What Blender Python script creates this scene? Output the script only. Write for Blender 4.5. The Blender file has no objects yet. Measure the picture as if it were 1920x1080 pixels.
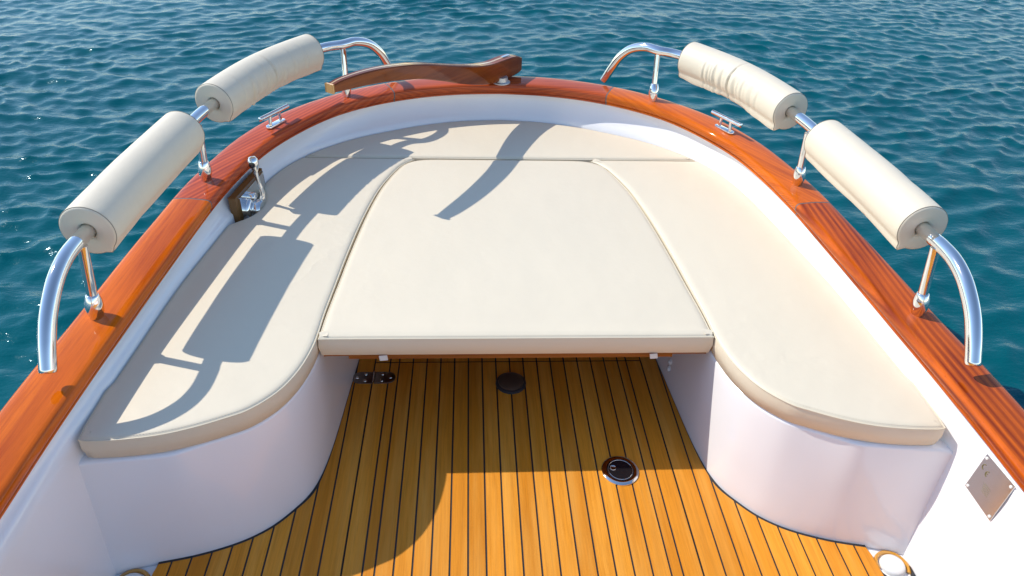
import bpy, bmesh, math, random
import numpy as np
from mathutils import Vector, Matrix
R=math.radians
random.seed(4)
sc=bpy.context.scene
# ------------------------------------------------------------------ camera
cd=bpy.data.cameras.new('camera'); cam=bpy.data.objects.new('camera',cd); sc.collection.objects.link(cam)
cd.lens=24.794; cd.sensor_width=36; cd.clip_start=.02; cd.clip_end=5000
PIT,YAW,ROL=R(35.526),R(4.207),R(2.372)
F=Vector((math.sin(YAW)*math.cos(PIT),math.cos(YAW)*math.cos(PIT),-math.sin(PIT)))
r0=Vector((math.cos(YAW),-math.sin(YAW),0)); u0=r0.cross(F)
RR=r0*math.cos(ROL)+u0*math.sin(ROL); UU=u0*math.cos(ROL)-r0*math.sin(ROL)
cam.matrix_world=Matrix(((RR.x,UU.x,-F.x,-.139),(RR.y,UU.y,-F.y,0),(RR.z,UU.z,-F.z,1.66),(0,0,0,1)))
sc.camera=cam
# ------------------------------------------------------------------ light
SUN=Vector((-.917,.389,1)).normalized()          # direction towards the sun
EL=math.asin(SUN.z); AZ=math.atan2(SUN.x,SUN.y)
w=bpy.data.worlds.new('World'); sc.world=w; w.use_nodes=True
nt=w.node_tree; bg=nt.nodes['Background']
sky=nt.nodes.new('ShaderNodeTexSky'); sky.sky_type='NISHITA'; sky.sun_disc=False
sky.sun_elevation=EL; sky.sun_rotation=AZ; sky.air_density=1.0; sky.dust_density=.1; sky.ozone_density=1.3
nt.links.new(sky.outputs[0],bg.inputs[0]); bg.inputs[1].default_value=.15
ld=bpy.data.lights.new('sun','SUN'); ld.energy=3.0; ld.angle=R(.5); ld.color=(1,.94,.85)
sun=bpy.data.objects.new('sun',ld); sc.collection.objects.link(sun)
sun.rotation_euler=(-SUN).to_track_quat('-Z','Y').to_euler(); sun.location=(-6,3,7)
sc.view_settings.view_transform='Standard'; sc.view_settings.look='None'
sc.view_settings.exposure=.54; sc.view_settings.gamma=1
sc.render.engine='CYCLES'; sc.cycles.max_bounces=10; sc.cycles.diffuse_bounces=5
# ------------------------------------------------------------------ materials
def mat(name,col=(.8,.8,.8),rough=.5,metal=0,coat=0,coat_rough=.03,ior=1.5,spec=.5):
    m=bpy.data.materials.new(name); m.use_nodes=True; p=m.node_tree.nodes['Principled BSDF']
    p.inputs['Base Color'].default_value=(*col,1); p.inputs['Roughness'].default_value=rough
    p.inputs['Metallic'].default_value=metal; p.inputs['Coat Weight'].default_value=coat
    p.inputs['Coat Roughness'].default_value=coat_rough; p.inputs['IOR'].default_value=ior
    p.inputs['Specular IOR Level'].default_value=spec
    return m
class N:
    def __init__(s,m): s.t=m.node_tree; s.p=s.t.nodes['Principled BSDF']
    def n(s,ty,**k):
        q=s.t.nodes.new('ShaderNode'+ty)
        for a,b in k.items():
            if a[0]=='_': q.inputs[int(a[1:])].default_value=b
            else: setattr(q,a,b)
        return q
    def l(s,a,b): s.t.links.new(a,b)
    def math(s,op,a,b=None,c=None):
        q=s.n('Math',operation=op)
        for i,x in enumerate((a,b,c)):
            if x is None: continue
            if isinstance(x,(int,float)): q.inputs[i].default_value=x
            else: s.l(x,q.inputs[i])
        return q.outputs[0]
    def noise(s,vec,scale,detail=4,rough=.55,sx=None):
        if sx:
            mp=s.n('Mapping'); s.l(vec,mp.inputs[0]); mp.inputs['Scale'].default_value=sx; vec=mp.outputs[0]
        q=s.n('TexNoise'); s.l(vec,q.inputs['Vector']); q.inputs['Scale'].default_value=scale
        q.inputs['Detail'].default_value=detail; q.inputs['Roughness'].default_value=rough
        return q.outputs[0]
    def ramp(s,fac,stops):
        q=s.n('ValToRGB'); s.l(fac,q.inputs[0]); e=q.color_ramp.elements
        while len(e)<len(stops): e.new(.5)
        for x,(pos,c) in zip(e,stops): x.position=pos; x.color=(*c,1) if len(c)==3 else c
        return q.outputs[0]
    def mix(s,fac,a,b,mode='MIX'):
        q=s.n('Mix',data_type='RGBA',blend_type=mode)
        for sock,x in ((q.inputs[0],fac),(q.inputs[6],a),(q.inputs[7],b)):
            if isinstance(x,(int,float)): sock.default_value=x
            elif isinstance(x,tuple): sock.default_value=(*x,1)
            else: s.l(x,sock)
        return q.outputs[2]
    def bump(s,h,dist,strength=1,prev=None):
        q=s.n('Bump'); s.l(h,q.inputs['Height']); q.inputs['Distance'].default_value=dist; q.inputs['Strength'].default_value=strength
        if prev: s.l(prev,q.inputs['Normal'])
        return q.outputs[0]
    def obj(s): return s.n('TexCoord').outputs['Object']
    def uv(s): return s.n('TexCoord').outputs['UV']

def vinyl(name,col):
    m=mat(name,col,.46); g=N(m); o=g.obj()
    big=g.noise(o,2.2,3); fine=g.noise(o,520,2); mid=g.noise(o,9,3)
    c=g.mix(g.ramp(big,[(.3,(0,0,0)),(.7,(1,1,1))]),col,tuple(x*.975 for x in col)); 
    spot=g.ramp(g.noise(o,34,5,.7),[(.70,(0,0,0)),(.80,(1,1,1))])
    c=g.mix(g.math('MULTIPLY',spot,.10),c,(.5,.45,.37)); g.l(c,g.p.inputs['Base Color'])
    rn=g.noise(o,3.2,4,.55); rd=g.math('SUBTRACT',1,g.math('MULTIPLY',g.math('ABSOLUTE',g.math('SUBTRACT',rn,.5)),9))
    rd=g.math('POWER',g.math('MAXIMUM',rd,0),3); mk=g.ramp(g.noise(o,1.3,2),[(.50,(0,0,0)),(.66,(1,1,1))]); rd=g.math('MULTIPLY',rd,mk)
    b=g.bump(mid,.006,.4); b=g.bump(big,.03,.2,b); b=g.bump(rd,.0030,.28,b); b=g.bump(fine,.0006,.35,b)
    g.l(b,g.p.inputs['Normal']); return m
M={}
M['vinyl']=vinyl('cream_vinyl',(.745,.655,.495))
M['vinyl_pad']=vinyl('cream_vinyl_pad',(.72,.635,.49))
M['piping']=vinyl('cream_piping',(.74,.65,.48))
def gel():
    m=mat('white_gelcoat',(.84,.84,.845),.22,coat=.5,coat_rough=.05); g=N(m); o=g.obj()
    c=g.mix(g.ramp(g.noise(o,1.7,4),[(.3,(0,0,0)),(.75,(1,1,1))]),(.89,.885,.89),(.85,.845,.84))
    scuff=g.ramp(g.noise(o,38,6,.75,(1,.35,1)),[(.66,(0,0,0)),(.74,(1,1,1))])
    c=g.mix(g.math('MULTIPLY',scuff,.12),c,(.62,.60,.57)); g.l(c,g.p.inputs['Base Color'])
    g.l(g.math('MULTIPLY_ADD',g.noise(o,6,4),.14,.08),g.p.inputs['Roughness'])
    g.l(g.bump(g.noise(o,3,2),.02,.25),g.p.inputs['Normal']); return m
M['gel']=gel()
def mahog(name,light,dark,ribbon,thin,seed,redmix=0):
    """varnished mahogany; UV = metres along / across the plank"""
    m=mat(name,light,.4,coat=.62,coat_rough=.03,spec=0); g=N(m); uv=g.uv()
    mp=g.n('Mapping'); g.l(uv,mp.inputs[0]); mp.inputs['Location'].default_value=(seed*3.1,seed*1.7,0); v=mp.outputs[0]
    warp=g.noise(v,1.0,3,.5,(1.2,7,1))
    sx=g.n('SeparateXYZ'); g.l(v,sx.inputs[0])
    # ribbon figure: bands running along the plank, wandering slowly
    ph=g.math('ADD',g.math('MULTIPLY',sx.outputs[1],ribbon),g.math('MULTIPLY',warp,5.5))
    band=g.math('MULTIPLY_ADD',g.math('SINE',ph),.5,.5)
    band=g.math('MULTIPLY',band,g.ramp(g.noise(v,1,3,.6,(1.6,14,1)),[(.3,(.15,.15,.15)),(.65,(1,1,1))]))
    grain=g.noise(v,1,6,.7,(9,230,1)); streak=g.noise(v,1,5,.65,(3,60,1)); pores=g.noise(v,1,3,.6,(60,900,1))
    col=g.mix(g.math('MULTIPLY',band,thin),light,dark)
    col=g.mix(g.ramp(streak,[(.42,(0,0,0)),(.72,(.7,.7,.7))]),col,dark)
    col=g.mix(g.ramp(grain,[(.48,(0,0,0)),(.85,(.35,.35,.35))]),col,tuple(x*.55 for x in dark))
    col=g.mix(g.ramp(pores,[(.60,(0,0,0)),(.72,(.35,.35,.35))]),col,tuple(x*.4 for x in dark))
    blotch=g.noise(v,1,3,.5,(2.2,9,1))
    col=g.mix(g.ramp(blotch,[(.45,(0,0,0)),(.75,(.35,.35,.35))]),col,tuple(min(1,x*1.35) for x in light))
    g.l(col,g.p.inputs['Base Color'])
    cn=g.bump(g.noise(v,1,3,.5,(5,22,1)),.004,.14); cn=g.bump(g.noise(v,1,2,.5,(90,90,1)),.0004,.15,cn)
    g.l(cn,g.p.inputs['Coat Normal']); g.l(g.bump(pores,.0006,.3),g.p.inputs['Normal']); return m
M['mah_pside']=mahog('mahogany_plain',(.66,.140,.005),(.30,.036,.004),42,.6,1)
M['mah_pq']=mahog('mahogany_striped',(.56,.100,.026),(.22,.028,.012),330,.8,2)
M['mah_stern']=mahog('mahogany_stern',(.52,.095,.022),(.20,.030,.012),420,.75,3)  # redder tone: reflection at this view angle put into the wood colour
M['mah_sq']=mahog('mahogany_orange_sheen',(.72,.155,.005),(.30,.038,.004),900,.6,4)  # orange cast paints in how the varnish reflects from here; dark lines are grain
M['mah_sside']=mahog('mahogany_ribbon',(.57,.108,.007),(.15,.016,.006),300,1.0,5)
M['mah_tiller']=mahog('mahogany_tiller',(.24,.058,.012),(.09,.017,.006),90,.6,6)
M['sheen_tip']=mat('pale_sheen_and_tip',(.62,.33,.10),.3,coat=1)  # pale colour of the painted tiller sheen, also on the tip plate
M['block']=mahog('teak_block',(.23,.115,.035),(.10,.045,.015),120,.6,7)
def teak():
    m=mat('teak_planks',(.75,.36,.07),.5,spec=.15); g=N(m); o=g.obj()
    a=g.n('Attribute',attribute_name='plank'); pv=a.outputs['Fac']
    cb=g.n('CombineXYZ'); g.l(g.math('MULTIPLY',pv,9),cb.inputs[1]); g.l(g.math('MULTIPLY',pv,37),cb.inputs[2])
    va=g.n('VectorMath',operation='ADD'); g.l(o,va.inputs[0]); g.l(cb.outputs[0],va.inputs[1]); v=va.outputs[0]
    base=g.ramp(pv,[(0,(.58,.20,.014)),(.3,(.77,.295,.026)),(.6,(.65,.228,.016)),(.8,(.83,.34,.035)),(1,(.73,.257,.018))])
    sk=g.noise(v,1,6,.7,(160,5,1)); fine=g.noise(v,1,4,.7,(520,14,1)); bl=g.noise(v,1,4,.6,(22,1.6,1)); ring=g.noise(v,1,3,.5,(70,1.6,1))
    c=g.mix(g.ramp(sk,[(.44,(0,0,0)),(.78,(.55,.55,.55))]),base,(.42,.145,.012))
    c=g.mix(g.ramp(fine,[(.52,(0,0,0)),(.75,(.4,.4,.4))]),c,(.33,.12,.018))
    c=g.mix(g.ramp(ring,[(.5,(0,0,0)),(.62,(.25,.25,.25)),(.7,(0,0,0))]),c,(.40,.14,.015))
    c=g.mix(g.ramp(bl,[(.45,(0,0,0)),(.7,(.35,.35,.35))]),c,(.90,.46,.10))
    g.l(c,g.p.inputs['Base Color']); g.l(g.math('MULTIPLY_ADD',sk,.3,.3),g.p.inputs['Roughness'])
    g.l(g.bump(fine,.0008,.4),g.p.inputs['Normal']); return m
M['teak']=teak()
M['caulk']=mat('black_caulking',(.022,.023,.026),.55)
M['gap']=mat('dark_gap',(.006,.005,.004),.8)
M['seal']=mat('grey_sealant',(.10,.11,.11),.5)
M['steel']=mat('polished_steel',(.80,.80,.79),.045,1)
M['steel2']=mat('worn_steel',(.62,.62,.61),.16,1)
def steelbump(m,sc_,d):
    g=N(m); g.l(g.math('MULTIPLY_ADD',g.noise(g.obj(),60,4),.10,.01),g.p.inputs['Roughness']); g.l(g.bump(g.noise(g.obj(),sc_,2),d,.1),g.p.inputs['Normal'])
steelbump(M['steel'],14,.004)
M['blackplastic']=mat('black_plastic',(.012,.011,.013),.16,coat=.6)
M['darkrubber']=mat('dark_rubber',(.03,.03,.032),.4)
M['brownrubber']=mat('brown_rubber',(.075,.045,.028),.4)
M['hinge']=mat('dull_hinge_steel',(.24,.22,.21),.3,1)
M['whiteplastic']=mat('white_plastic',(.78,.77,.73),.25,coat=.4)
M['aluminium']=mat('grey_casting',(.55,.56,.56),.3,.6)
M['engrave']=mat('engraving',(.20,.17,.07),.5,.2)
M['outer']=mat('hull_paint',(.75,.75,.76),.15,coat=1)
M['varnishdrip']=mat('amber_resin',(.55,.25,.02),.12,coat=1)
M['webbing']=vinyl('cream_webbing',(.72,.66,.56))
M['seam']=mat('dark_seam',(.30,.26,.20),.6)
M['ply']=mahog('varnished_ply',(.33,.115,.028),(.17,.05,.014),60,.5,8)
# ------------------------------------------------------------------ object helpers
COL=sc.collection
def newobj(name,me,parent=None):
    o=bpy.data.objects.new(name,me); COL.objects.link(o)
    if parent is not None:
        o.parent=parent
        q=parent; off=Vector((0,0,0))
        while q is not None: off+=q.location; q=q.parent
        o.location=-off
    return o
def tag(o,label=None,cat=None,group=None,kind=None):
    if label: o['label']=label
    if cat: o['category']=cat
    if group: o['group']=group
    if kind: o['kind']=kind
    return o
def empty(name,loc): 
    o=bpy.data.objects.new(name,None); COL.objects.link(o); o.location=loc; o.empty_display_size=.05; return o
def meshobj(name,V,Fc,m,parent=None,smooth=True,sharp=38,uvs=None,mats=None,fm=None,attr=None,weld=False):
    """world-coordinate mesh; keeps its geometry about its own centre when it is a top-level thing"""
    bm=bmesh.new(); vs=[bm.verts.new(Vector(v)) for v in V]; bm.verts.ensure_lookup_table()
    uvl=bm.loops.layers.uv.new('UVMap') if uvs is not None else None
    al=bm.faces.layers.float.new('plank') if attr is not None else None
    for i,f in enumerate(Fc):
        try: fc=bm.faces.new([vs[j] for j in f])
        except ValueError: continue
        fc.smooth=smooth
        if uvl: 
            for lp,j in zip(fc.loops,f): lp[uvl].uv=uvs[j]
        if fm: fc.material_index=fm[i]
        if al: fc[al]=attr[i]
    if weld: bmesh.ops.remove_doubles(bm,verts=bm.verts,dist=1e-5)
    bmesh.ops.recalc_face_normals(bm,faces=bm.faces)
    bm.normal_update()
    for e in bm.edges:
        if len(e.link_faces)==2 and e.calc_face_angle(0)>R(sharp): e.smooth=False
    me=bpy.data.meshes.new(name); bm.to_mesh(me); bm.free()
    for x in (mats or [m]): me.materials.append(x)
    o=newobj(name,me,parent)
    if parent is None:
        c=Vector((np.mean([v[0] for v in V]),np.mean([v[1] for v in V]),min(v[2] for v in V)))
        me.transform(Matrix.Translation(-c)); o.location=c
    return o
class MB:
    def __init__(s): s.V=[]; s.F=[]; s.U=[]
    def add(s,V,Fc,uv=None):
        b=len(s.V); s.V+=[tuple(v) for v in V]; s.F+=[tuple(i+b for i in f) for f in Fc]; s.U+=list(uv) if uv is not None else [(v[0],v[1]) for v in V]; return s
    def build(s,name,m,parent=None,**k):
        return meshobj(name,s.V,s.F,m,parent,uvs=s.U,**k)
def cr(pts,n=8):
    """Catmull-Rom through points"""
    P=[np.array(p,float) for p in pts]; P=[2*P[0]-P[1]]+P+[2*P[-1]-P[-2]]; out=[]
    for i in range(1,len(P)-2):
        a,b,c,d=P[i-1:i+3]
        for k in range(n):
            t=k/n; out.append(.5*((2*b)+(c-a)*t+(2*a-5*b+4*c-d)*t*t+(3*b-a-3*c+d)*t**3))
    out.append(P[-2]); return np.array(out)
def resamp(P,n):
    P=np.asarray(P,float); d=np.r_[0,np.cumsum(np.linalg.norm(np.diff(P,axis=0),axis=1))]; t=np.linspace(0,d[-1],n)
    return np.stack([np.interp(t,d,P[:,k]) for k in range(P.shape[1])],1)
def smooth1(P,it=2):
    P=P.copy()
    for _ in range(it): P[1:-1]=.25*P[:-2]+.5*P[1:-1]+.25*P[2:]
    return P
def grid(rows,close=False):
    """faces for a list of equal-length rows"""
    n=len(rows[0]); V=[p for r in rows for p in r]; Fc=[]
    for i in range(len(rows)-1):
        for j in range(n-1 if not close else n):
            k=(j+1)%n; Fc.append((i*n+j,i*n+k,(i+1)*n+k,(i+1)*n+j))
    return V,Fc
def frames(P):
    P=[Vector(p) for p in P]; T=[]
    for i in range(len(P)):
        T.append((P[min(i+1,len(P)-1)]-P[max(i-1,0)]).normalized())
    up=Vector((0,0,1)); 
    if abs(T[0].dot(up))>.95: up=Vector((1,0,0))
    n=(up-T[0]*up.dot(T[0])).normalized(); out=[]
    for t in T:
        n=(n-t*n.dot(t)).normalized(); out.append((t,n,t.cross(n)))
    return P,out
def tube(path,rad,seg=20,cap=True,prof=None):
    P,fr=frames(path); n=len(P); rows=[]
    for i,(p,(t,a,b)) in enumerate(zip(P,fr)):
        r=rad[i] if hasattr(rad,'__len__') else rad; row=[]
        for k in range(seg):
            th=2*math.pi*k/seg; rr=r*(prof(i,th) if prof else 1); row.append(tuple(p+a*math.cos(th)*rr+b*math.sin(th)*rr))
        rows.append(row)
    V,Fc=grid(rows,True)
    if cap: Fc+= [tuple(range(seg)),tuple(range((n-1)*seg,n*seg))]
    return V,Fc
def lathe(prof,origin,axis=(0,0,1),seg=32,capb=True,capt=True):
    ax=Vector(axis).normalized(); a=ax.orthogonal().normalized(); b=ax.cross(a); O=Vector(origin); rows=[]
    for r,h in prof:
        rows.append([tuple(O+ax*h+(a*math.cos(2*math.pi*k/seg)+b*math.sin(2*math.pi*k/seg))*max(r,1e-5)) for k in range(seg)])
    V,Fc=grid(rows,True)
    if capb: Fc.append(tuple(range(seg)))
    if capt: Fc.append(tuple(range((len(prof)-1)*seg,len(prof)*seg)))
    return V,Fc
def box(c,ax,ay,az,bev=0):
    """oriented box from centre and three half-axis vectors"""
    c=Vector(c);ax=Vector(ax);ay=Vector(ay);az=Vector(az)
    if bev<=0:
        V=[c+ax*i+ay*j+az*k for i in(-1,1) for j in(-1,1) for k in(-1,1)]
        return [tuple(v) for v in V],[(0,1,3,2),(4,6,7,5),(0,4,5,1),(2,3,7,6),(0,2,6,4),(1,5,7,3)]
    bm=bmesh.new(); bmesh.ops.create_cube(bm,size=2)
    M_=Matrix((ax,ay,az)).transposed()
    for v in bm.verts: v.co=M_@v.co+c
    bmesh.ops.bevel(bm,geom=bm.edges[:],offset=bev,segments=3,profile=.5,affect='EDGES')
    V=[tuple(v.co) for v in bm.verts]; Fc=[tuple(v.index for v in f.verts) for f in bm.faces]; bm.free(); return V,Fc
def prism(poly,z0,z1,bev=0,seg=3):
    """closed outline (list of xy) extruded, with a rounded top edge"""
    P=np.array(poly,float)[:,:2]; n=len(P)
    area=.5*np.sum(P[:,0]*np.roll(P[:,1],-1)-np.roll(P[:,0],-1)*P[:,1])
    if area<0: P=P[::-1]
    def off(d):
        e=np.roll(P,-1,0)-P; e/=np.linalg.norm(e,axis=1)[:,None]+1e-12; nn=np.stack([-e[:,1],e[:,0]],1)
        a=np.roll(nn,1,0); m=a+nn; m/=np.linalg.norm(m,axis=1)[:,None]+1e-12; k=np.clip(np.sum(m*nn,1),.5,1)
        return P+m*(d/k)[:,None]
    rings=[[(x,y,z0) for x,y in off(0)]]
    if bev>0:
        for i in range(seg+1):
            a=math.pi/2*i/seg; rings.append([(x,y,z1-bev+bev*math.sin(a)) for x,y in off(bev*(1-math.cos(a)))])
    else: rings.append([(x,y,z1) for x,y in P])
    V,Fc=grid(rings,True); Fc.append(tuple(range(n))); Fc.append(tuple(range((len(rings)-1)*n,len(rings)*n)))
    return V,Fc
from mathutils.geometry import delaunay_2d_cdt
def fill(poly,z,zf=None,step=0):
    n=len(poly); pts=[Vector((float(a),float(b))) for a,b in poly]
    if step:
        A=np.array([(p.x,p.y) for p in pts]); x0,y0=A.min(0); x1,y1=A.max(0)
        sa=A; sb=np.roll(A,-1,0)
        for x in np.arange(x0+step/2,x1,step):
            for y in np.arange(y0+step/2,y1,step):
                c=((sa[:,1]>y)!=(sb[:,1]>y)); 
                if not c.any(): continue
                xi=sa[c,0]+(y-sa[c,1])*(sb[c,0]-sa[c,0])/(sb[c,1]-sa[c,1])
                if (xi>x).sum()%2==0: continue
                if np.min((sa[:,0]-x)**2+(sa[:,1]-y)**2)<(step*.4)**2: continue
                pts.append(Vector((x,y)))
    vo,eo,fo,_,_,_=delaunay_2d_cdt(pts,[(i,(i+1)%n) for i in range(n)],[],1,1e-6)
    V=[(v.x,v.y,z if zf is None else z+zf(v.x,v.y)) for v in vo]
    return V,[tuple(f) for f in fo]
# ------------------------------------------------------------------ plan of the boat (half outlines, x>0, metres)
_gy=np.linspace(-3,4,701); _gv=np.interp(_gy,[0,1,1.5,2,2.3,2.6,2.86,3.0,3.2],[.486,.486,.491,.511,.5235,.536,.549,.555,.559])
for _ in range(60): _gv[1:-1]=.25*_gv[:-2]+.5*_gv[1:-1]+.25*_gv[2:]
def gz(Y): return float(np.interp(Y,_gy,_gv))
H_in=[(1.062,-1.8),(1.062,.2),(1.060,.95),(1.055,1.2),(1.04,1.5),(1.02,1.75),(.994,2.04),(.978,2.172),(.947,2.345),(.899,2.519),(.816,2.684),(.70,2.842),(.552,2.96),(.38,3.047),(.193,3.099),(0,3.117)]
H_out=[(1.195,-1.8),(1.195,.2),(1.192,1.0),(1.187,1.25),(1.172,1.48),(1.160,1.66),(1.146,1.84),(1.13,2.0),(1.110,2.196),(1.072,2.39),(1.017,2.587),(.923,2.775),(.785,2.938),(.618,3.073),(.427,3.173),(.218,3.234),(0,3.255)]
H_bot=[(1.085,-1.8),(1.085,.2),(1.080,.94),(1.072,1.1),(1.067,1.26),(1.051,1.5),(1.036,1.7),(1.013,2.0),(.995,2.175),(.966,2.351),(.919,2.53),(.836,2.701),(.722,2.862),(.570,2.990),(.393,3.082),(.201,3.140),(0,3.161)]
H_cush=[(1.05,-1.8),(1.05,1.17),(1.043,1.32),(1.032,1.5),(1.015,1.78),(.985,2.02),(.962,2.2),(.938,2.36),(.908,2.49),(.87,2.60),(.805,2.71),(.70,2.825),(.59,2.91),(.45,2.988),(.34,3.04),(.18,3.09),(0,3.11)]
YC=2.0
def stations():
    ys=list(np.linspace(-1.8,.6,9))+list(np.linspace(.7,YC,44)); return ys
def half(H):
    """point of a half outline for each station: straight rows up to YC, then rays round (0,YC)"""
    P=smooth1(cr(H,10),4); out=[]
    yy=P[:,1]; k=np.searchsorted(yy,YC)
    for y in stations(): out.append((np.interp(y,P[:,1],P[:,0]),y))
    ang=np.arctan2(P[:,1]-YC,P[:,0]); rad=np.hypot(P[:,0],P[:,1]-YC); s=np.argsort(ang)
    for a in np.linspace(0,math.pi/2,81)[1:]:
        r=np.interp(a,ang[s],rad[s]); out.append((r*math.cos(a),YC+r*math.sin(a)))
    return np.array(out)
def full(H):
    h=half(H); l=h.copy(); l[:,0]*=-1
    return np.vstack([l,h[::-1][1:]])        # left bow side -> stern -> right
IN,OUT,BOT,CU=full(H_in),full(H_out),full(H_bot),full(H_cush)
NS=len(IN)
boat=empty('motorboat',(0,1.2,-.1))
tag(boat,'white open motorboat with varnished mahogany gunwale and teak planked cockpit floor','boat')
# ---- gunwale planks
outn=OUT-IN; Wd=np.linalg.norm(outn,axis=1); outn/=Wd[:,None]
SEC=[(.030,-.050),(.014,-.050),(.0095,-.047),(.009,-.041),(.0125,-.039),(.0125,-.035),(.0065,-.0335),(.003,-.030),(.0015,-.024),(.0005,-.016),(.001,-.010),(.0035,-.0055),(.008,-.0022),(.015,-.0005)]
def sec(i):
    Wt=Wd[i]; z=gz(IN[i][1]); 
    out=[(d,h) for d,h in SEC]+[(.03,.0006),(Wt*.5,.0022),(Wt-.03,.0008),(Wt-.014,-.0006),(Wt-.007,-.003),(Wt-.002,-.007),(Wt,-.013),(Wt,-.040),(Wt-.004,-.046),(Wt-.012,-.05)]
    return [(IN[i][0]+outn[i][0]*d,IN[i][1]+outn[i][1]*d,z+h) for d,h in out]
def find(side,y=None,x=None):
    best=None
    for i in range(NS):
        if side*IN[i][0]<0 and x!=0: continue
        e=abs(IN[i][1]-y) if y is not None else abs(abs(OUT[i][0])-x)
        if best is None or e<best[0]: best=(e,i)
    return best[1]
J=[find(-1,y=2.089),find(-1,x=.53),find(1,x=.52),find(1,y=2.095)]
bounds=[0]+J+[NS-1]
for k,mn in enumerate(['mah_pside','mah_pq','mah_stern','mah_sq','mah_sside']):
    a,b=bounds[k],bounds[k+1]; idx=list(range(a,b+1))
    rows=[sec(i) for i in idx]
    # open a 3 mm joint at inner ends
    def shift(row,toward,d=.0028):
        out=[]
        for p,q in zip(row,toward):
            v=np.array(q)-np.array(p); v/=np.linalg.norm(v); out.append(tuple(np.array(p)+v*d))
        return out
    if a>0: rows[0]=shift(rows[0],rows[1])
    if b<NS-1: rows[-1]=shift(rows[-1],rows[-2])
    V,Fc=grid(rows); n=len(rows[0]); Fc+=[tuple(range(n)),tuple(range(len(V)-n,len(V)))]
    Fc+=[(i*n,(i+1)*n,(i+2)*n-1,(i+1)*n-1) for i in range(len(rows)-1)]
    mid=lambda i:(IN[i]+OUT[i])/2
    dirv=mid(b)-mid(a); 
    if k in(0,4): dirv=np.array([.03*(1 if k==0 else -1),1.])
    dirv/=np.linalg.norm(dirv); nv=np.array([-dirv[1],dirv[0]])
    U=[(p[0]*dirv[0]+p[1]*dirv[1],p[0]*nv[0]+p[1]*nv[1]+p[2]*.9) for p in V]
    o=meshobj('gunwale_plank',V,Fc,M[mn],boat,uvs=U,sharp=50)
    o['label']=['plain smooth mahogany gunwale plank on the left side','mahogany gunwale plank with diagonal stripes','mahogany gunwale plank across the stern, reflection painted in as a reddish tone','mahogany gunwale plank with fine dark lines, reflection painted in as orange','mahogany gunwale plank with dark ribbon stripes on the right'][k]
for j in J:
    rows=[]
    for s in(-1,1):
        a=np.array(sec(j)); t=np.array(sec(j+1))-np.array(sec(j-1)); t/=np.linalg.norm(t,axis=1)[:,None]
        cen=a.mean(0); rows.append([tuple(p+tt*s*.0026-np.array((0,0,.0003))) for p,tt in zip(a,t)])
    V,Fc=grid(rows,True); n=len(rows[0]); Fc+=[tuple(range(n)),tuple(range(n,2*n))]
    meshobj('joint_sealant',V,Fc,M['seal'],boat,smooth=False)
# ---- outer hull
rows=[]
for dz,inn in((-.044,.010),(-.06,.012),(-.15,.018),(-.3,.035),(-.5,.075),(-.62,.12),(-.85,.34)):
    rows.append([(OUT[i][0]-outn[i][0]*inn,OUT[i][1]-outn[i][1]*inn,gz(IN[i][1])+dz) for i in range(NS)])
V,Fc=grid(rows)
n=NS; Fc.append(tuple(k*n for k in range(len(rows)))+tuple(k*n+n-1 for k in reversed(range(len(rows)))))
meshobj('hull_shell',V,Fc,M['outer'],boat)
# ---- hull liner (inside)
def lerp(a,b,t): return a+(b-a)*t
rows=[]
BN=[]
for i in range(NS):
    b=BOT[i]; c=CU[i]; y=c[1]; f=min(1,max(0,(1.30-y)/.16)); f=f*f*(3-2*f)
    out=(BOT[i]-IN[i]); out/=np.linalg.norm(out)
    z=gz(IN[i][1])
    wallx=(.034 if c[0]>0 else .010)*f                                   # hull stands off the cushion near its front corner
    def off(p,d): return (p[0]+out[0]*d,p[1]+out[1]*d)
    col=[(*off(b,.012),z-.049),(*off(b,0),z-.050),(*off(lerp(b,c,.12),.004+wallx*.3),lerp(z-.05,.40,.12)),(*off(lerp(b,c,.3),.011+wallx*.5),lerp(z-.05,.40,.3)),(*off(lerp(b,c,.6),.014+wallx*.9),lerp(z-.05,.40,.6)),(*off(lerp(b,c,.85),.011+wallx*.95),lerp(z-.05,.40,.85)),
         (*off(c,.006+wallx),.40)]
    zz=[.36,.33,.30,.27,.24,.21,.18,.15,.12,.09,.06,.03,0,-.03]
    for z_ in zz:
        col.append((*off(c,float(np.interp(z_,[-.03,0,.05,.15,.25,.325,.36,.40],[-.012,-.012,-.010+wallx*.10,-.006+wallx*.32,-.002+wallx*.62,.002+wallx*.93,.004+wallx,.006+wallx]))),z_))
    BN.append(col)
rows=[[BN[i][k] for i in range(NS)] for k in range(len(BN[0]))]
V,Fc=grid(rows); meshobj('hull_liner',V,Fc,M['gel'],boat,sharp=60)
# white sub floor, with the liner
V,Fc=[(x,y,-.012) for x,y in((-1.06,-1.8),(1.06,-1.8),(1.06,1.6),(.85,2.2),(.55,2.65),(-.55,2.65),(-.85,2.2),(-1.06,1.6))],[tuple(range(8))]
meshobj('cockpit_sole',V,Fc,M['gel'],boat,smooth=False)
meshobj('bulkhead',*box((0,-1.82,.2),(1.12,0,0),(0,.015,0),(0,0,.35)),M['gel'],boat)
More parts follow.
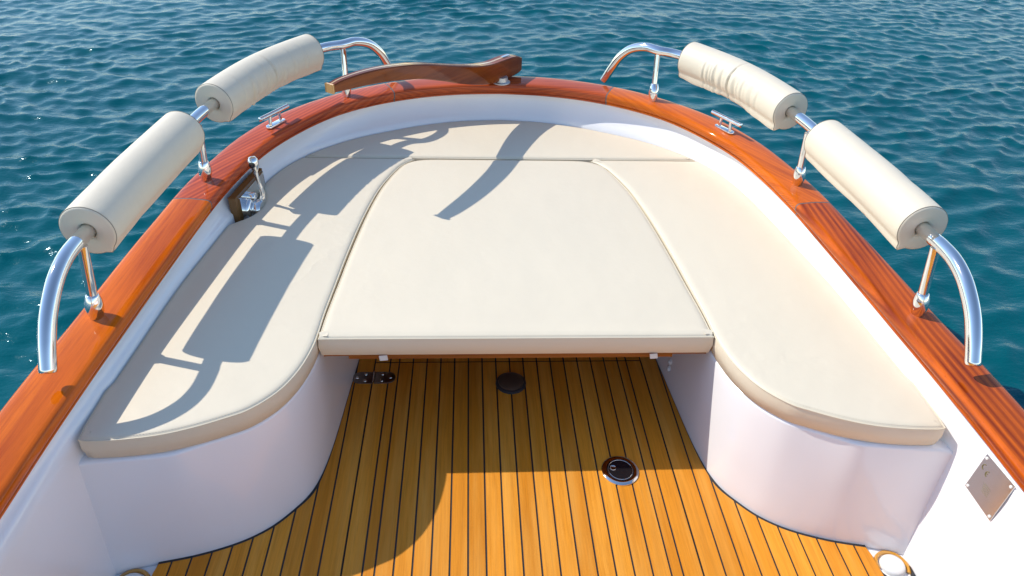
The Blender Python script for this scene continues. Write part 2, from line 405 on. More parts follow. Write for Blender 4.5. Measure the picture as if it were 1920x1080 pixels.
# ---- seat console
top=[(.85,1.183),(.80,1.208),(.73,1.240),(.68,1.268),(.628,1.328),(.594,1.40),(.574,1.48),(.565,1.55),(.562,1.65),(.552,1.80),(.542,1.95),(.524,2.15),(.502,2.32),(.477,2.45),(.432,2.59),(.36,2.66),(0,2.67)]
TOP=[(1.110,1.115),(1.098,1.135),(1.078,1.151),(1.040,1.160),(.96,1.167),(.90,1.175)]+top
BOTc=[(1.10,1.070),(1.07,1.075),(1.04,1.082),(1.005,1.094),(.968,1.104),(.92,1.114),(.867,1.125),(.815,1.140),(.766,1.158),(.72,1.181),(.672,1.216),(.627,1.267),(.594,1.316),(.573,1.38),(.560,1.46),(.552,1.54),(.545,1.64),(.537,1.76),(.528,1.885),(.515,2.05),(.50,2.2),(.47,2.4),(.40,2.6),(0,2.62)]
ZL=.323
def cons():
    T=resamp(smooth1(cr(TOP,8),8),200); B=resamp(smooth1(cr(BOTc,8),8),200)
    return T,B
T,B=cons()
def mir(P): l=P.copy(); l[:,0]*=-1; return np.vstack([l,P[::-1][1:]])
TF,BF=mir(T),mir(B); n=len(TF)
hull_top=[(CU[i][0]*1.02,CU[i][1]*1.005) for i in range(NS) if CU[i][1]>1.17]
rows=[]
# lid edge (rounded), wall, fillet into the floor
def inset(P,d):
    t=np.gradient(P,axis=0); t/=np.linalg.norm(t,axis=1)[:,None]; nn=np.stack([-t[:,1],t[:,0]],1); return P+nn*d   # towards the seat
for d,z in((.03,ZL),(.010,ZL),(.004,ZL-.0015),(.001,ZL-.005),(0,ZL-.010)):
    P=inset(TF,d); rows.append([(p[0],p[1],z) for p in P])
for t in(.12,.3,.5,.7,.85,1): 
    P=TF+(BF-TF)*(t**.9); rows.append([(p[0],p[1],(ZL-.01)*(1-t)) for p in P])
rows.append([(p[0],p[1],-.011) for p in BF])
V,Fc=grid(rows)
# lid surface out to the hull
lid=inset(TF,.03)
i0=len(V); hull=[]
for p in lid:
    # matching hull point along the ray from (0,1.7)
    hull.append(p)
HL=resamp(np.array([(CU[i][0]*1.03,CU[i][1]*1.008 if CU[i][1]>2 else CU[i][1]) for i in range(NS) if CU[i][1]>1.15]),n)
V+= [(p[0],p[1],ZL) for p in HL]
Fc+=[(j,j+1,i0+j+1,i0+j) for j in range(n-1)]
meshobj('seat_console',V,Fc,M['gel'],boat,sharp=50)
# ---- teak floor
PB=smooth1(cr(BOTc,8),2)
def ymax(x):
    x=abs(x); 
    if x<.40: y=2.60
    elif x<.52: y=np.interp(x,[.40,.47,.50,.515,.52],[2.6,2.4,2.2,2.05,2.0])
    else:
        P=PB[(PB[:,1]<2.1)&(PB[:,1]>1.06)]; o_=np.argsort(P[:,0]); y=np.interp(x,P[o_,0],P[o_,1])
    if x>.968: y=min(y,1.100-(x-.968)*.55)
    return y
CAPC=(.990,1.050); CAPR=.046
def yhi(x):
    y=ymax(x)
    ax=abs(x)
    if ax>CAPC[0]-CAPR: 
        d=max(0,CAPR**2-(ax-CAPC[0])**2); y=min(y,CAPC[1]-math.sqrt(d)) if d>0 or ax>CAPC[0] else y
        if ax>=CAPC[0]+CAPR-.003: y=1.046
        elif ax<CAPC[0]-CAPR+.012: y=min(ymax(x),1.096)-(ax-(CAPC[0]-CAPR))*.6 if False else y
    return y
HW=1.034
seams=[-.385+.048125*k for k in range(17)]
side=[.469,.528,.575,.6225,.670,.7175,.765,.8125,.860,.907,.955,1.003,HW]
def strips(xs,ylim,zt,half_gap=.0026,skipends=True):
    V=[];Fc=[];A=[]
    for a,b in zip(xs[:-1],xs[1:]):
        g0=half_gap; xa,xb=a+g0,b-g0
        if xb-xa<.004: continue
        m=max(2,int((xb-xa)/.004)); X=np.linspace(xa,xb,m); v=random.random()
        base=len(V)
        for x in X:
            y1=ylim(x); V+=[(x,-1.8,zt),(x,y1,zt),(x,y1,zt-.004)]
        for q in range(m-1):
            i=base+3*q; Fc+=[(i,i+3,i+4,i+1),(i+1,i+4,i+5,i+2)]; A+=[v,v]
        Fc+=[(base,base+1,base+2)]; A.append(v)
        e=base+3*(m-1); Fc+=[(e,e+1,e+2)]; A.append(v)
    return V,Fc,A
CW=.0085
deck=empty('teak_floor',(0,1,0)); deck.parent=boat; deck.location=Vector((0,1,0))-boat.location
E_HB=1.872
def lim(x): 
    y=yhi(x); ax=abs(x)
    slope=abs(yhi(ax+.004)-yhi(ax-.004))/.008
    return y-CW*min(3.5,math.sqrt(1+slope*slope))
V,Fc,A=strips([-s for s in side[::-1]],lim,0.0)
V2,F2,A2=strips(side,lim,0.0)
off=len(V); V+=V2; Fc+=[tuple(i+off for i in f) for f in F2]; A+=A2
meshobj('side_planking',V,Fc,M['teak'],deck,smooth=False,attr=A)
# caulking bed just below the planks, following the outline
xs=np.linspace(-HW,HW,420); V=[];Fc=[]
for x in xs: V+=[(x,-1.8,-.0022),(x,yhi(x),-.0022),(x,yhi(x),-.011)]
for q in range(len(xs)-1):
    i=3*q; Fc+=[(i,i+3,i+4,i+1),(i+1,i+4,i+5,i+2)]
meshobj('caulking',V,Fc,M['caulk'],deck,smooth=False)
# the lift-out hatch in the middle and the fixed boards behind it
hx=[-.469,-.416]+seams+[.416,.469]
V,Fc,A=strips(hx,lambda x:E_HB-.002,0.0)
hat=empty('floor_hatch',(0,1,0)); hat.parent=deck; hat.location=(0,0,0)
o=meshobj('floor_hatch_planks',V,Fc,M['teak'],None,smooth=False,attr=A)
bpy.data.objects.remove(hat)
o.name='floor_hatch'; o.parent=deck; o.location=o.location-Vector((0,1,0))
V,Fc,A=strips(hx,lambda x:min(yhi(x)-.006,2.58),0.0)
V=[(x,E_HB+.002 if y<0 else y,z) for x,y,z in V]
meshobj('aft_planking',V,Fc,M['teak'],deck,smooth=False,attr=A)
V,Fc=MB().add(*box((-.469,.035,-.0012),(.0022,0,0),(0,1.837,0),(0,0,.0014))).add(*box((.469,.035,-.0012),(.0022,0,0),(0,1.837,0),(0,0,.0014))).V,None
g=MB()
for s in(-1,1): g.add(*box((s*.469,.035,-.0010),(.0021,0,0),(0,1.837,0),(0,0,.0010)))
g.add(*box((0,E_HB,-.0011),(.466,0,0),(0,.0016,0),(0,0,.0010)))
g.build('hatch_gap',M['gap'],deck,smooth=False)
# ---- floor fittings
def disc(cx,cy,r,z,seg=40): return [(cx+r*math.cos(2*math.pi*k/seg),cy+r*math.sin(2*math.pi*k/seg),z) for k in range(seg)]
fc=empty('filler_cap',(.309,1.378,0)); fc.parent=boat; fc.location=Vector((.309,1.378,0))-boat.location
o=meshobj('ring',*lathe([(.056,0),(.0555,.003),(.052,.0055),(.046,.0062),(.0415,.0058),(.041,.003)],(.309,1.378,0),capt=False,seg=64),M['steel'],fc)
lm=MB(); lm.add(*lathe([(.0405,.002),(.040,.0056),(.0385,.0062),(.0355,.0062)],(.309,1.378,0),seg=56,capt=True))
lm.build('lid',M['blackplastic'],fc)
meshobj('trim_ring',*tube([(.309+.0365*math.cos(t),1.378+.0365*math.sin(t),.0062) for t in np.linspace(0,2*math.pi,49)],.0008,8,False),M['steel'],fc)
# finger notch in the lid: a small cup with a bright rim
meshobj('finger_notch',*lathe([(.0095,.0064),(.0088,.0078),(.0075,.0072),(.005,.0066),(.001,.0064)],(.288,1.385,0),seg=28),M['steel2'],fc)
ps=empty('table_socket',(0,1.76,0)); ps.parent=boat; ps.location=Vector((0,1.76,0))-boat.location
meshobj('flange',*lathe([(.052,0),(.0515,.005),(.048,.008),(.044,.0085)],(0,1.76,0),seg=48),M['darkrubber'],ps)
meshobj('cap',*lathe([(.043,.008),(.042,.014),(.036,.018),(.022,.020),(.001,.0205)],(0,1.76,0),seg=48),M['brownrubber'],ps)
# hinge
hg=empty('hatch_hinge',(-.465,1.793,0)); hg.parent=boat; hg.location=Vector((-.465,1.793,0))-boat.location
for s,mn in((-1,'hinge'),(1,'hinge')):
    a=np.linspace(-math.pi/2,math.pi/2,13); pts=[(.003,-.028)]+[(.045+.028*math.cos(t),.028*math.sin(t)) for t in a]+[(.003,.028)]
    V,Fc=prism([(-.465+s*x,1.793+y) for x,y in pts],.0005,.0035,.0012,2)
    lf=meshobj('hinge_leaf',V,Fc,M[mn],hg)
    for q in((.028,.016),(.028,-.016),(.056,0)):
        meshobj('screw',*lathe([(.0058,.0035),(.005,.005),(.002,.0052)],(-.465+s*q[0],1.793+q[1],0),seg=14),M['steel2'],hg)
meshobj('hinge_pin',*tube([(-.465,1.766,.004),(-.465,1.82,.004)],.0035,12),M['steel2'],hg)
# drain caps in the corners
for s in(-1,1):
    dc=empty('drain_cap',(s*CAPC[0],CAPC[1],0)); dc.parent=boat; dc.location=Vector((s*CAPC[0],CAPC[1],0))-boat.location
    meshobj('dome',*lathe([(.033,-.011),(.032,-.004),(.028,.002),(.018,.006),(.001,.0075)],(s*CAPC[0],CAPC[1],0),seg=32),M['whiteplastic'],dc)
    meshobj('resin_bead',*tube([(s*(CAPC[0]+.041*math.cos(t)),CAPC[1]+.041*math.sin(t),-.010) for t in np.linspace(-.6,3.3,40)],.0058,8),M['varnishdrip'],dc)
# buttons and latch stub on the right console wall
def wallpt(Y,z,side=1):
    t=1-z/(ZL-.01); t=max(0,t)
    P=T+(B-T)*(t**.9); k=np.argmin(abs(P[90:,1]-Y))+90; return Vector((P[k][0]*side,P[k][1],z))
for Y,z in((1.645,.055),(1.515,.082)):
    p=wallpt(Y,z); meshobj('wall_button',*lathe([(.010,-.003),(.010,.003),(.0075,.006),(.004,.008),(.001,.0082)],p,(-1,-.05,.12),seg=20),M['whiteplastic'],boat)
p=wallpt(1.60,.245)
V,Fc=lathe([(.0075,0),(.0075,.042),(.0055,.042),(.0055,.02)],p+Vector((-.03,0.02,.045)),(.12,-.45,-1),seg=20,capt=False)
meshobj('latch_tube',V,Fc,M['aluminium'],boat)
# ---- builder's plate
bp=empty('builders_plate',(1.075,1.01,.365)); bp.parent=boat; bp.location=Vector((1.075,1.01,.365))-boat.location
def wx(Y,z):
    # hull liner x at this height on the right side
    best=min(range(NS//2,NS),key=lambda i:abs(BN[i][4][1]-Y)); col=BN[best]
    zs=[c[2] for c in col][::-1]; xs_=[c[0] for c in col][::-1]; return float(np.interp(z,zs,xs_))
xc=wx(1.02,.348); sl=(wx(1.02,.40)-wx(1.02,.30))/.10; sy=(wx(1.075,.348)-wx(.965,.348))/.11
Pp=[(xc-.004+sy*(y-1.02)+sl*(z-.348),y,z) for y,z in((1.074,.404),(.974,.409),(.967,.296),(1.069,.297))]
V=[]
for d in(.0006,.0026):
    V+=[(x-d,y,z) for x,y,z in Pp]
meshobj('plate',V,[(0,1,2,3),(4,5,6,7),(0,1,5,4),(1,2,6,5),(2,3,7,6),(3,0,4,7)],M['steel2'],bp,smooth=False)
ce=sum((Vector(p) for p in Pp),Vector())/4
for p in Pp:
    q=Vector(p)+(ce-Vector(p))*.13; meshobj('screw',*lathe([(.0042,0),(.0036,.002),(.001,.0026)],q+Vector((-.0026,0,0)),(-1,0,0),seg=12),M['whiteplastic'],bp)
# engraved letters CE (arcs with a bar), lying in the plate
e1=(Vector(Pp[1])-Vector(Pp[0])).normalized(); e2=(Vector(Pp[3])-Vector(Pp[0])); e2=(e2-e1*e2.dot(e1)).normalized()
nrm=e1.cross(e2); nrm=nrm if nrm.x<0 else -nrm
rt=(Vector(Pp[1])-Vector(Pp[3])).normalized(); dn=(Vector(Pp[2])-Vector(Pp[0])); dn=(dn-rt*dn.dot(rt)).normalized()
rt=Vector((0,-1,0)); rt=(rt-nrm*rt.dot(nrm)).normalized(); dn=Vector((0,0,-1)); dn=(dn-nrm*dn.dot(nrm)).normalized()
cm=MB()
for k,cx in enumerate((-.012,.005)):
    cc=Vector(Pp[0])*.46+ce*.54+nrm*.0030+rt*(cx)+dn*(.0 if cx<0 else .006)
    arc=[cc-nrm*0+rt*(-.0072*math.cos(t))*1+dn*(.0072*math.sin(t)) for t in np.linspace(-1.5,1.5,18)]
    cm.add(*tube([tuple(a) for a in arc],.0011,6))
    if k: cm.add(*tube([tuple(cc-rt*.0072),tuple(cc-rt*.001)],.0009,6))
for q in range(4):
    cc=ce+dn*(.004+.006*q)+nrm*.0030; cm.add(*tube([tuple(cc-rt*(.014-.002*q)),tuple(cc+rt*(.010+.001*q))],.0004,5))
cm.build('engraving',M['engrave'],bp)
# ---- cleats
def cleat(s):
    c=Vector((s*.899,2.672,gz(2.672)+.002)); d=Vector((-s*.5,.866,0)) if False else Vector((s*-.079,.152,0)).normalized(); q=Vector((-d.y,d.x,0))
    e=empty('cleat',c); e.parent=boat; e.location=c-boat.location
    a=np.linspace(-math.pi/2,math.pi/2,9); pts=[(.036+.014*math.cos(t),.014*math.sin(t)) for t in a]+[(-.036-.014*math.cos(t),-.014*math.sin(t)) for t in a]
    V,Fc=prism([((c+d*x+q*y).x,(c+d*x+q*y).y) for x,y in pts],c.z-.001,c.z+.006,.002,2)
    meshobj('base_plate',V,Fc,M['steel'],e)
    for k in(-1,1): meshobj('leg',*tube([tuple(c+d*k*.030+Vector((0,0,.005))),tuple(c+d*k*.025+Vector((0,0,.044)))],.0065,14),M['steel'],e)
    meshobj('bar',*tube([tuple(c+d*t+Vector((0,0,.047))) for t in(-.083,-.081,.081,.083)],[.005,.0085,.0085,.005],18),M['steel'],e)
cleat(-1); cleat(1)
# ---- hand rails
PR=.0190
def rail(s):
    h=empty('handrail',(s*1.05,2.2,.5)); h.parent=boat; h.location=Vector((s*1.05,2.2,.5))-boat.location
    path=[(1.100,1.247,.532),(1.101,1.281,.585),(1.102,1.318,.629),(1.102,1.36,.664),(1.102,1.405,.690),(1.102,1.46,.706),(1.102,1.52,.709),(1.101,1.585,.707),(1.085,1.85,.715),(1.055,2.13,.723),(1.022,2.34,.735),(.922,2.67,.745),(.762,2.945,.750),(.665,2.998,.757),(.618,3.042,.757),(.570,3.088,.735),(.532,3.124,.690),(.505,3.149,.632),(.478,3.172,.566)]
    P=cr(path,7); P[:,0]*=s
    RA=[PR]*len(P); RA[0]=PR*.86
    V,Fc=tube([tuple(P[0]-(P[1]-P[0])*.12)]+[tuple(P[0]+(P[1]-P[0])*.12)]+[tuple(p) for p in P[1:]],[PR*.86]+[PR]*len(P),24); meshobj('rail_tube',V,Fc,M['steel'],h,sharp=60)
    for (x,y),tp in (((1.111,1.503),(1.092,1.522,.700)),((1.040,2.230),(1.028,2.235,.715)),((.664,2.960),(.664,3.000,.748))):
        b=Vector((s*x,y,gz(y)+.001)); t=Vector((s*tp[0],tp[1],tp[2])); ax=(t-b).normalized()
        meshobj('post',*tube([tuple(b+ax*.03),tuple(t)],.0128,20),M['steel'],h)
        meshobj('post_foot',*lathe([(.0160,-.004),(.0172,.004),(.0205,.018),(.0222,.032),(.0218,.044),(.0195,.056),(.0168,.064),(.0152,.068),(.0126,.070)],b,ax,28),M['steel'],h)
    return P
RL=rail(-1); RRt=rail(1)
# ---- throttle lever on the left inner side
tl=empty('control_lever',(-.95,2.32,.35)); tl.parent=boat; tl.location=Vector((-.95,2.32,.35))-boat.location
wd=Vector((.037,.24,0)).normalized(); wn=Vector((wd.y,-wd.x,0))
c0=Vector((-.944,2.32,.402))
meshobj('backing_block',*box(c0+wn*.002,wd*.118,wn*.010,Vector((0,0,.062)),.003),M['block'],tl)
meshobj('mounting_plate',*box(c0+wn*.0152+wd*.006,wd*.104,wn*.0032,Vector((0,0,.054)),.0028),M['steel'],tl)
hub=c0+wn*.0184+wd*-.030+Vector((0,0,-.022))
meshobj('hub_base',*lathe([(.047,-.002),(.047,.006),(.043,.013),(.036,.016)],hub,wn,36),M['steel'],tl)
meshobj('hub',*lathe([(.033,.014),(.034,.022),(.031,.025),(.031,.026),(.034,.028),(.034,.040),(.029,.047),(.014,.050),(.001,.0505)],hub,wn,36),M['steel'],tl)
meshobj('release_button',*lathe([(.017,0),(.018,.018),(.015,.025),(.004,.028)],hub+wd*.006+Vector((0,0,.044)),wn,24),M['steel'],tl)
lb=hub+wn*.032+wd*.012
kn=lb+Vector((.004,.004,.172)); 
meshobj('lever_arm',*tube([tuple(p) for p in cr([lb+Vector((0,0,.005)),lb+Vector((.014,.004,.045)),lb+Vector((.010,.006,.09)),kn+Vector((0,0,-.02))],6)],[.011]*6+[.0085]*6+[.007]*7,16),M['steel'],tl)
ka=(kn-(lb+Vector((.012,.0,.09)))).normalized()
meshobj('knob',*lathe([(.006,-.034),(.010,-.026),(.0165,-.012),(.0185,.002),(.0175,.014),(.012,.022),(.001,.025)],kn,ka,28),M['steel'],tl)
kx=ka.cross(wn).normalized()
for sg in(-1,1): meshobj('knob_grip',*lathe([(.0125,0),(.0105,.004),(.004,.0058),(.001,.006)],kn+kx*sg*.0140,kx*sg,20),M['blackplastic'],tl)
# ------------------------------------------------------------------ cushions
inner=[(1.036,1.168),(.96,1.171),(.875,1.183),(.80,1.206),(.73,1.237),(.68,1.265),(.625,1.325),(.590,1.40),(.571,1.48),(.564,1.55),(.561,1.65),(.551,1.80),(.541,1.95),(.523,2.15),(.501,2.32),(.476,2.45),(.432,2.59),(.398,2.652),(.360,2.688)]
INN=smooth1(cr(inner,8),2)
outer_side=[p for p in half(H_cush) if p[1]>=1.168 and p[1]<2.686 ]
def seat_outline(s,cut=False):
    O=np.array([p for p in outer_side]); O=O[O[:,1]<2.684]
    O=np.vstack([[(1.046,1.172)],O[O[:,1]>1.19]])
    if cut:
        keep1=O[O[:,1]<2.13]; keep2=O[O[:,1]>2.455]
        c_=cr([(.967,2.15),(.940,2.175),(.915,2.200),(.893,2.236),(.884,2.29),(.890,2.35),(.908,2.40),(.925,2.44)],5)
        O=np.vstack([keep1,c_,keep2])
    back=np.array([(.820,2.690),(.60,2.690),(.40,2.690)])
    I=INN[::-1][1:-1]
    P=np.vstack([O,back,I]); P[:,0]*=s; return P
def cushion(name,P,z0,z1,label,seam_open=None,taper=.006):
    n=len(P)
    area=.5*np.sum(P[:,0]*np.roll(P[:,1],-1)-np.roll(P[:,0],-1)*P[:,1])
    if area<0: P=P[::-1]
    def off(d):
        e=np.roll(P,-1,0)-P; e/=np.linalg.norm(e,axis=1)[:,None]+1e-12; nn=np.stack([-e[:,1],e[:,0]],1)
        a=np.roll(nn,1,0); m=a+nn; m/=np.linalg.norm(m,axis=1)[:,None]+1e-12; k=np.clip(np.sum(m*nn,1),.55,1)
        return P+m*(d/k)[:,None]
    prof=[(taper,z0),(taper*.5,z0+.002),(-.0015,(z0+z1)/2),(0,z1-.010),(.0010,z1-.0065),(.0022,z1-.0055),(.0042,z1-.0035),(.008,z1-.0012),(.014,z1+.0004),(.024,z1+.0012)]
    rings=[[(x,y,z) for x,y in off(d)] for d,z in prof]
    V,Fc=grid(rings,True)
    for ring,zz in((rings[0],z0),(rings[-1],z1+.0012)):
        fv,ff=fill([(q[0],q[1]) for q in ring],zz,step=0)
        b=len(V); V+=fv; Fc+=[tuple(i+b for i in f) for f in ff]
    c=Vector((P[:,0].mean(),P[:,1].mean(),z0))
    root=empty(name,c)
    bm_o=meshobj('cover',V,Fc,M['vinyl'],root,sharp=50,weld=True)
    pp=[(x,y,z1-.0062) for x,y in off(.0006)]
    meshobj('piping',*tube(pp+[pp[0]],.0021,8,False),M['piping'],root)
    # row of stitches just inside the piping
    sp=resamp(np.array([(x,y) for x,y in off(.0065)]+[tuple(off(.0065)[0])]),int(2*n)); 
    L_=np.r_[0,np.cumsum(np.linalg.norm(np.diff(sp,axis=0),axis=1))]; k=int(L_[-1]/.007); sp=resamp(sp,k); st=MB()
    for i in range(0,k-1):
        a=Vector((*sp[i],z1-.0013)); b_=Vector((*sp[i+1],z1-.0013)); d=b_-a; a2=a+d*.2; b2=a+d*.75; w_=Vector((-d.y,d.x,0)).normalized()*.0004
        if d.length>.012: continue
        up=Vector((0,0,.0005)); st.add([tuple(q) for q in(a2-w_,a2+w_,b2+w_,b2-w_,a2+up,b2+up)],[(0,4,5,3),(1,2,5,4),(0,1,4),(3,5,2)])
    st.build('stitching',M['vinyl'],root)
    tag(root,label,'cushion','cream seat cushions of the stern sun bed')
    return root
Z0,Z1=.3255,.394
cushion('seat_cushion',seat_outline(-1,True),Z0,Z1,'curved cream seat cushion on the left, striped with rail shadows, notched round the throttle lever')
cushion('seat_cushion',seat_outline(1),Z0,Z1,'curved cream seat cushion on the right, fully sunlit with a rounded front end')
A_=np.array([p for p in half(H_cush) if p[1]>2.700]); 
Pa=np.vstack([[(.812,2.6965)],A_]); Pl=Pa.copy(); Pl[:,0]*=-1
cushion('seat_cushion',np.vstack([Pl,Pa[::-1][1:]]),Z0,Z1+.001,'half moon cream cushion across the stern, behind the straight seam')
G_=.0055
ti=[p for p in INN if p[1]>1.53 and p[1]<2.56]; ti=[(p[0]-G_-.0045*math.sin(math.pi*(p[1]-1.53)/1.06)**.6,p[1]) for p in ti]
ti=[(.556,1.532)]+ti+[tuple(q) for q in cr([(.424,2.592),(.405,2.632),(.375,2.662),(.330,2.679),(.27,2.684)],4)]+[(0,2.6845)]
ti=np.array(ti); tl_=ti.copy(); tl_[:,0]*=-1
mid=cushion('table_cushion',np.vstack([tl_,ti[::-1][1:]]),Z0+.001,Z1,'large flat cream cushion filling the middle, laid on the table board')
for x in(-.384,.394):
    meshobj('webbing_tab',*box((x,1.5275,.3225),(.0110,.001,0),(0,.0010,0),(.001,-.002,-.0062),.0006),M['webbing'],mid)
# ---- table board
tb=empty('table_board',(0,2.0,.30)); tag(tb,'varnished wooden table board under the middle cushion, front edge showing','table')
P=np.array([(x-.006 if x>0 else x,y+.012) for x,y in ti if y<2.5]); P=P[P[:,1]<2.5]; Pl=P.copy(); Pl[:,0]*=-1
V,Fc=prism(np.vstack([Pl,P[::-1]]),.3165,.3245,.001,2)
meshobj('panel',V,Fc,M['ply'],tb,uvs=[(v[0],v[1]+v[2]) for v in V])
V,Fc=prism([(-.485,1.546),(.455,1.546),(.455,2.40),(-.485,2.40)],.3035,.3164,.002,2)
meshobj('stiffener',V,Fc,M['ply'],tb,uvs=[(v[0],v[1]+v[2]) for v in V])
# ------------------------------------------------------------------ rail pads
HEM={-1:-.62,1:.62}
def pad(s,a,b,label,gather,seed):
    """a,b: plan y limits along the rail"""
    rnd=random.Random(seed)
    RP=(RL if s<0 else RRt); seg=RP[(RP[:,1]>=a)&(RP[:,1]<=b)&(RP[:,2]>.69)]
    seg=resamp(seg,150 if gather else 60); seg=smooth1(seg,6); n=len(seg); c=Vector(seg.mean(0)); root=empty('rail_pad',c)
    S=64; rad=.0700; P,fr=frames(seg)
    L=np.linspace(0,1,n)
    inb=math.pi/2 if s<0 else 1.5*math.pi       # the side that faces into the boat
    folds=[]
    if gather:
        for q in range(15):
            folds.append((min(.9,max(.1,rnd.gauss(.47,.17))),rnd.uniform(.006,.012),inb+rnd.uniform(-.35,.35)*(1 if s<0 else -1),rnd.uniform(.45,1.0),-rnd.uniform(.0018,.0046),rnd.uniform(-.02,.02)))
            m0=folds[-1]; folds.append((m0[0]+m0[1]*2.2,m0[1]*1.2,m0[2],m0[3],-m0[4]*.5,m0[5]))
        folds.append((.50,.0065,inb,1.15,-.0085,.015)); folds.append((.512,.009,inb,1.0,.0035,.015))
    else:
        for q in range(6): folds.append((rnd.uniform(.1,.9),rnd.uniform(.03,.06),rnd.uniform(0,6.28),1.2,-.0007,.01))
    rows=[]
    for i in range(n):
        t,_,_=fr[i]; up=Vector((0,0,1)); up=(up-t*up.dot(t)).normalized(); sd=t.cross(up)
        row=[]
        ed=min(i,n-1-i)
        for k in range(S):
            th=2*math.pi*k/S
            r=rad*(1-.012*math.exp(-ed/1.2))*(1+((.045 if s>0 else .0)*math.sin(math.pi*L[i])*max(0,-math.cos(th-inb)) if gather else .0))
            u=L[i]
            for (m_,w_,ph,wid,am,sk) in folds:
                d=abs((th-ph+math.pi)%(2*math.pi)-math.pi); q=(u-m_-sk*math.cos(th-ph))/w_
                if abs(q)<3: r+=am*math.exp(-q*q)*math.exp(-(d/wid)**2)
            # hem along the underside, a little inboard
            hem=math.pi+HEM[s]
            d=abs((th-hem+math.pi)%(2*math.pi)-math.pi)
            r+=(.011 if s<0 else .020)*max(0,1-d/.24)**1.4*(.85+((.25 if s>0 else .12)*math.sin(u*9+seed)+.06*math.sin(u*31) if gather else .08*math.sin(u*9+seed)))
            row.append(tuple(P[i]+up*math.cos(th)*r+sd*math.sin(th)*r))
        rows.append(row)
    # rounded shoulders and end discs sinking to the tube
    def endrings(i,sg):
        t,_,_=fr[i]; out=[]
        base=rows[i]; p=P[i]
        for f,h in((.985,.0035),(.955,.0062),(.90,.0072),(.62,.0085),(.38,.0075),(.30,.003),(.275,-.006),(.272,-.03)):
            out.append([tuple(p+(Vector(q)-p)*f+t*sg*h) for q in base])
        return out
    e0=endrings(0,-1)[::-1]; e1=endrings(n-1,1)
    V,Fc=grid(e0+rows+e1,True)
    meshobj('cover',V,Fc,M['vinyl_pad'],root,sharp=70)
    for i,sg in((0,-1),(n-1,1)):
        t=fr[i][0]; p=P[i]; ring=[tuple(p+(Vector(q)-p)*.992+t*sg*.0025) for q in rows[i]]
        meshobj('end_piping',*tube(ring+[ring[0]],.0013,6,False),M['seam'],root)
    tag(root,label,'rail pad','cream padded bolsters on the hand rails')
    return root
pad(-1,1.572,2.185,'smooth cream bolster on the left rail, nearest the camera',False,3)
pad(-1,2.350,2.93,'wrinkled cream bolster on the left rail, beside the tiller tip',True,5)
pad(1,1.590,2.172,'smooth cream bolster on the right rail, nearest the camera',False,8)
pad(1,2.350,2.925,'wrinkled cream bolster on the right rail, farther one beside the right cleat',True,13)
# ------------------------------------------------------------------ tiller
def tiller():
    H0=np.array([.02,3.20]); T0=np.array([-.61,2.36]); d=(T0-H0); LN=np.linalg.norm(d); d/=LN; q=np.array([-d[1],d[0]])  # q: to the stern side
    if q[1]<0: q=-q
    # len, bottom z, top z, half width
    K=[(-.105,.572,.633,.026),(-.075,.567,.645,.030),(-.035,.566,.653,.031),(.03,.567,.657,.031),(.095,.570,.6585,.0305),(.14,.575,.662,.030),(.221,.592,.675,.029),(.341,.628,.704,.027),(.485,.680,.744,.0255),(.62,.723,.780,.024),(.774,.755,.808,.022),(.889,.772,.820,.020),(.993,.783,.822,.018),(1.045,.789,.8165,.0165)]
    A=cr([k for k in K],6); rows=[];U=[]
    for (l,zb,zt,hw) in A:
        c=H0+d*l; r=.004; row=[]
        for x,z in((-1,zb+r),(-1+r/hw,zb),(1-r/hw,zb),(1,zb+r),(1,zt-r),(1-r/hw,zt),(-1+r/hw,zt),(-1,zt-r)):
            row.append((c[0]+q[0]*x*hw,c[1]+q[1]*x*hw,z)); U.append((l,z+x*hw*.7))
        rows.append(row)
    V,Fc=grid(rows,True); Fc+=[tuple(range(8)),tuple(range(len(V)-8,len(V)))]
    root=empty('tiller',(.02,3.2,.565))
    meshobj('arm',V,Fc,M['mah_tiller'],root,uvs=U,sharp=30)
    # pale strip that paints the varnish sheen along the top
    rows=[]
    for (l,zb,zt,hw) in A:
        c=H0+d*l; 
        rows.append([tuple((c[0]+q[0]*x*hw,c[1]+q[1]*x*hw,z)) for x,z in((-.15,zt-.002),(-.13,zt+.0006),(.22,zt+.0006),(.24,zt-.002))])
    V,Fc=grid(rows); meshobj('sheen_strip',V,Fc,M['sheen_tip'],root)
    c=H0+d*1.048; l,zb,zt,hw=A[-1]
    meshobj('tip_plate',*box((c[0]+d[0]*.003,c[1]+d[1]*.003,(zb+zt)/2),(q[0]*(hw+.0006),q[1]*(hw+.0006),0),(d[0]*.004,d[1]*.004,0),(0,0,(zt-zb)/2+.0006),.0015),M['sheen_tip'],root)
    # key slot plate at the head
    c=H0+d*-.005; zt=.6555
    meshobj('head_bolt',*box((c[0],c[1],zt+.002),(d[0]*.028,d[1]*.028,.001),(q[0]*.0055,q[1]*.0055,0),(0,0,.0025),.0015),M['steel'],root)
    # rudder stock coming up through the gunwale
    c=H0+d*.045; g=gz(3.15)
    meshobj('rudder_stock',*lathe([(.040,0),(.040,.004),(.030,.008),(.028,.026)],(c[0]+.012,c[1]-.022,g),seg=32),M['aluminium'],root)
    tag(root,'curved varnished wooden tiller swung over the stern gunwale','tiller')
tiller()
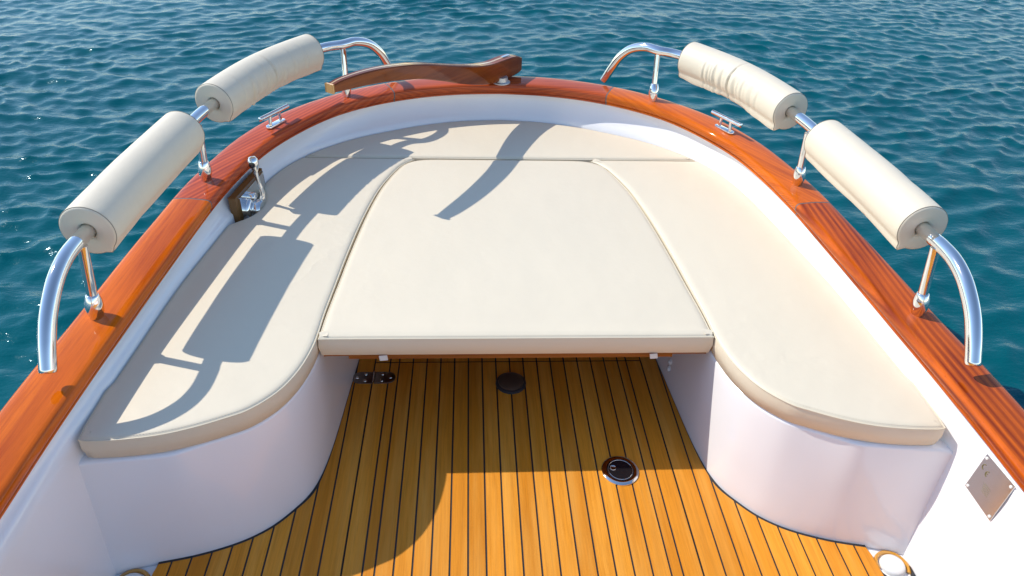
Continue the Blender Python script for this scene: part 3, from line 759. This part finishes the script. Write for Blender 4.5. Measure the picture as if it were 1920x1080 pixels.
# ------------------------------------------------------------------ water
def axis(lo,hi,step,far,g=1.12):
    a=list(np.arange(lo,hi,step)); s=step; x=a[-1]
    while x<far: s*=g; x+=s; a.append(x)
    s=step; x=a[0]
    while x>-far: s*=g; x-=s; a.insert(0,x)
    return np.array(a)
def water():
    xs=axis(-10,11,.026,2500); ys=axis(-1,12.5,.023,2500)
    X,Y=np.meshgrid(xs,ys,indexing='ij'); Z=np.zeros_like(X); DX=np.zeros_like(X); DY=np.zeros_like(X)
    near=(1/(1+np.maximum(0,np.hypot(X,Y-5)-16)/6))
    rng=np.random.RandomState(7)
    # large slow warp so crests wander
    wx_=.22*np.sin(.55*X+.35*Y+1)+.16*np.sin(.9*Y-.5*X+2)+.07*np.sin(2.1*X+1.3*Y); wy_=.20*np.sin(.6*Y+.7*X)+.15*np.sin(1.1*X-.4*Y+.5)+.06*np.sin(2.4*Y-1.7*X)
    Xw,Yw=(X+wx_)*1.22,(Y+wy_)*1.22
    amp=.55+.45*np.clip(.5+.5*np.sin(.8*X+1.1*Y+.6*np.sin(.9*X))+.35*np.sin(1.9*Y-1.3*X),0,1.3)
    for i in range(130):
        lam=math.exp(rng.uniform(math.log(.065),math.log(1.2))); k=2*math.pi/lam
        th=rng.normal(R(100),R(46 if lam<.3 else 28)); ph=rng.uniform(0,6.283)
        wgt=math.exp(-((math.log(lam/.18))/.60)**2)+.16
        a=.0255*wgt/k
        arg=k*(math.cos(th)*Xw+math.sin(th)*Yw)+ph
        m=amp if lam<.6 else 1
        c=np.cos(arg); s_=np.sin(arg)
        Z+=a*c*m; DX-=1.15*a*math.cos(th)*s_*m; DY-=1.15*a*math.sin(th)*s_*m
    Z=(Z*1.55)*near; X=X+DX*near*1.5; Y=Y+DY*near*1.5
    n0,n1=X.shape; me=bpy.data.meshes.new('water')
    co=np.stack([X,Y,Z],-1).reshape(-1,3).astype(np.float32)
    idx=np.arange(n0*n1).reshape(n0,n1); q=np.stack([idx[:-1,:-1],idx[1:,:-1],idx[1:,1:],idx[:-1,1:]],-1).reshape(-1,4)
    me.vertices.add(len(co)); me.vertices.foreach_set('co',co.ravel())
    me.loops.add(q.size); me.loops.foreach_set('vertex_index',q.ravel().astype(np.int32))
    me.polygons.add(len(q)); me.polygons.foreach_set('loop_start',np.arange(0,q.size,4,dtype=np.int32)); me.polygons.foreach_set('loop_total',np.full(len(q),4,dtype=np.int32))
    me.polygons.foreach_set('use_smooth',np.ones(len(q),dtype=bool)); me.update(); me.validate()
    m=mat('sea_water',(.0,.055,.07),.12,ior=1.333); g=N(m); o=g.obj()
    g.p.inputs['Specular IOR Level'].default_value=.30; g.p.inputs['Specular Tint'].default_value=(.40,.78,1,1)
    big=g.noise(o,.35,3); c=g.mix(big,(.0,.062,.082),(.0,.100,.120)); g.l(c,g.p.inputs['Base Color'])
    b=g.bump(g.noise(o,17,4,.6,(.7,1.3,1)),.008,.6); b=g.bump(g.noise(o,48,2,.6,(.7,1.3,1)),.0015,.4,b); g.l(b,g.p.inputs['Normal'])
    me.materials.append(m); ob=bpy.data.objects.new('water',me); COL.objects.link(ob); ob.location=(0,0,-.12)
    tag(ob,kind='structure')
water()
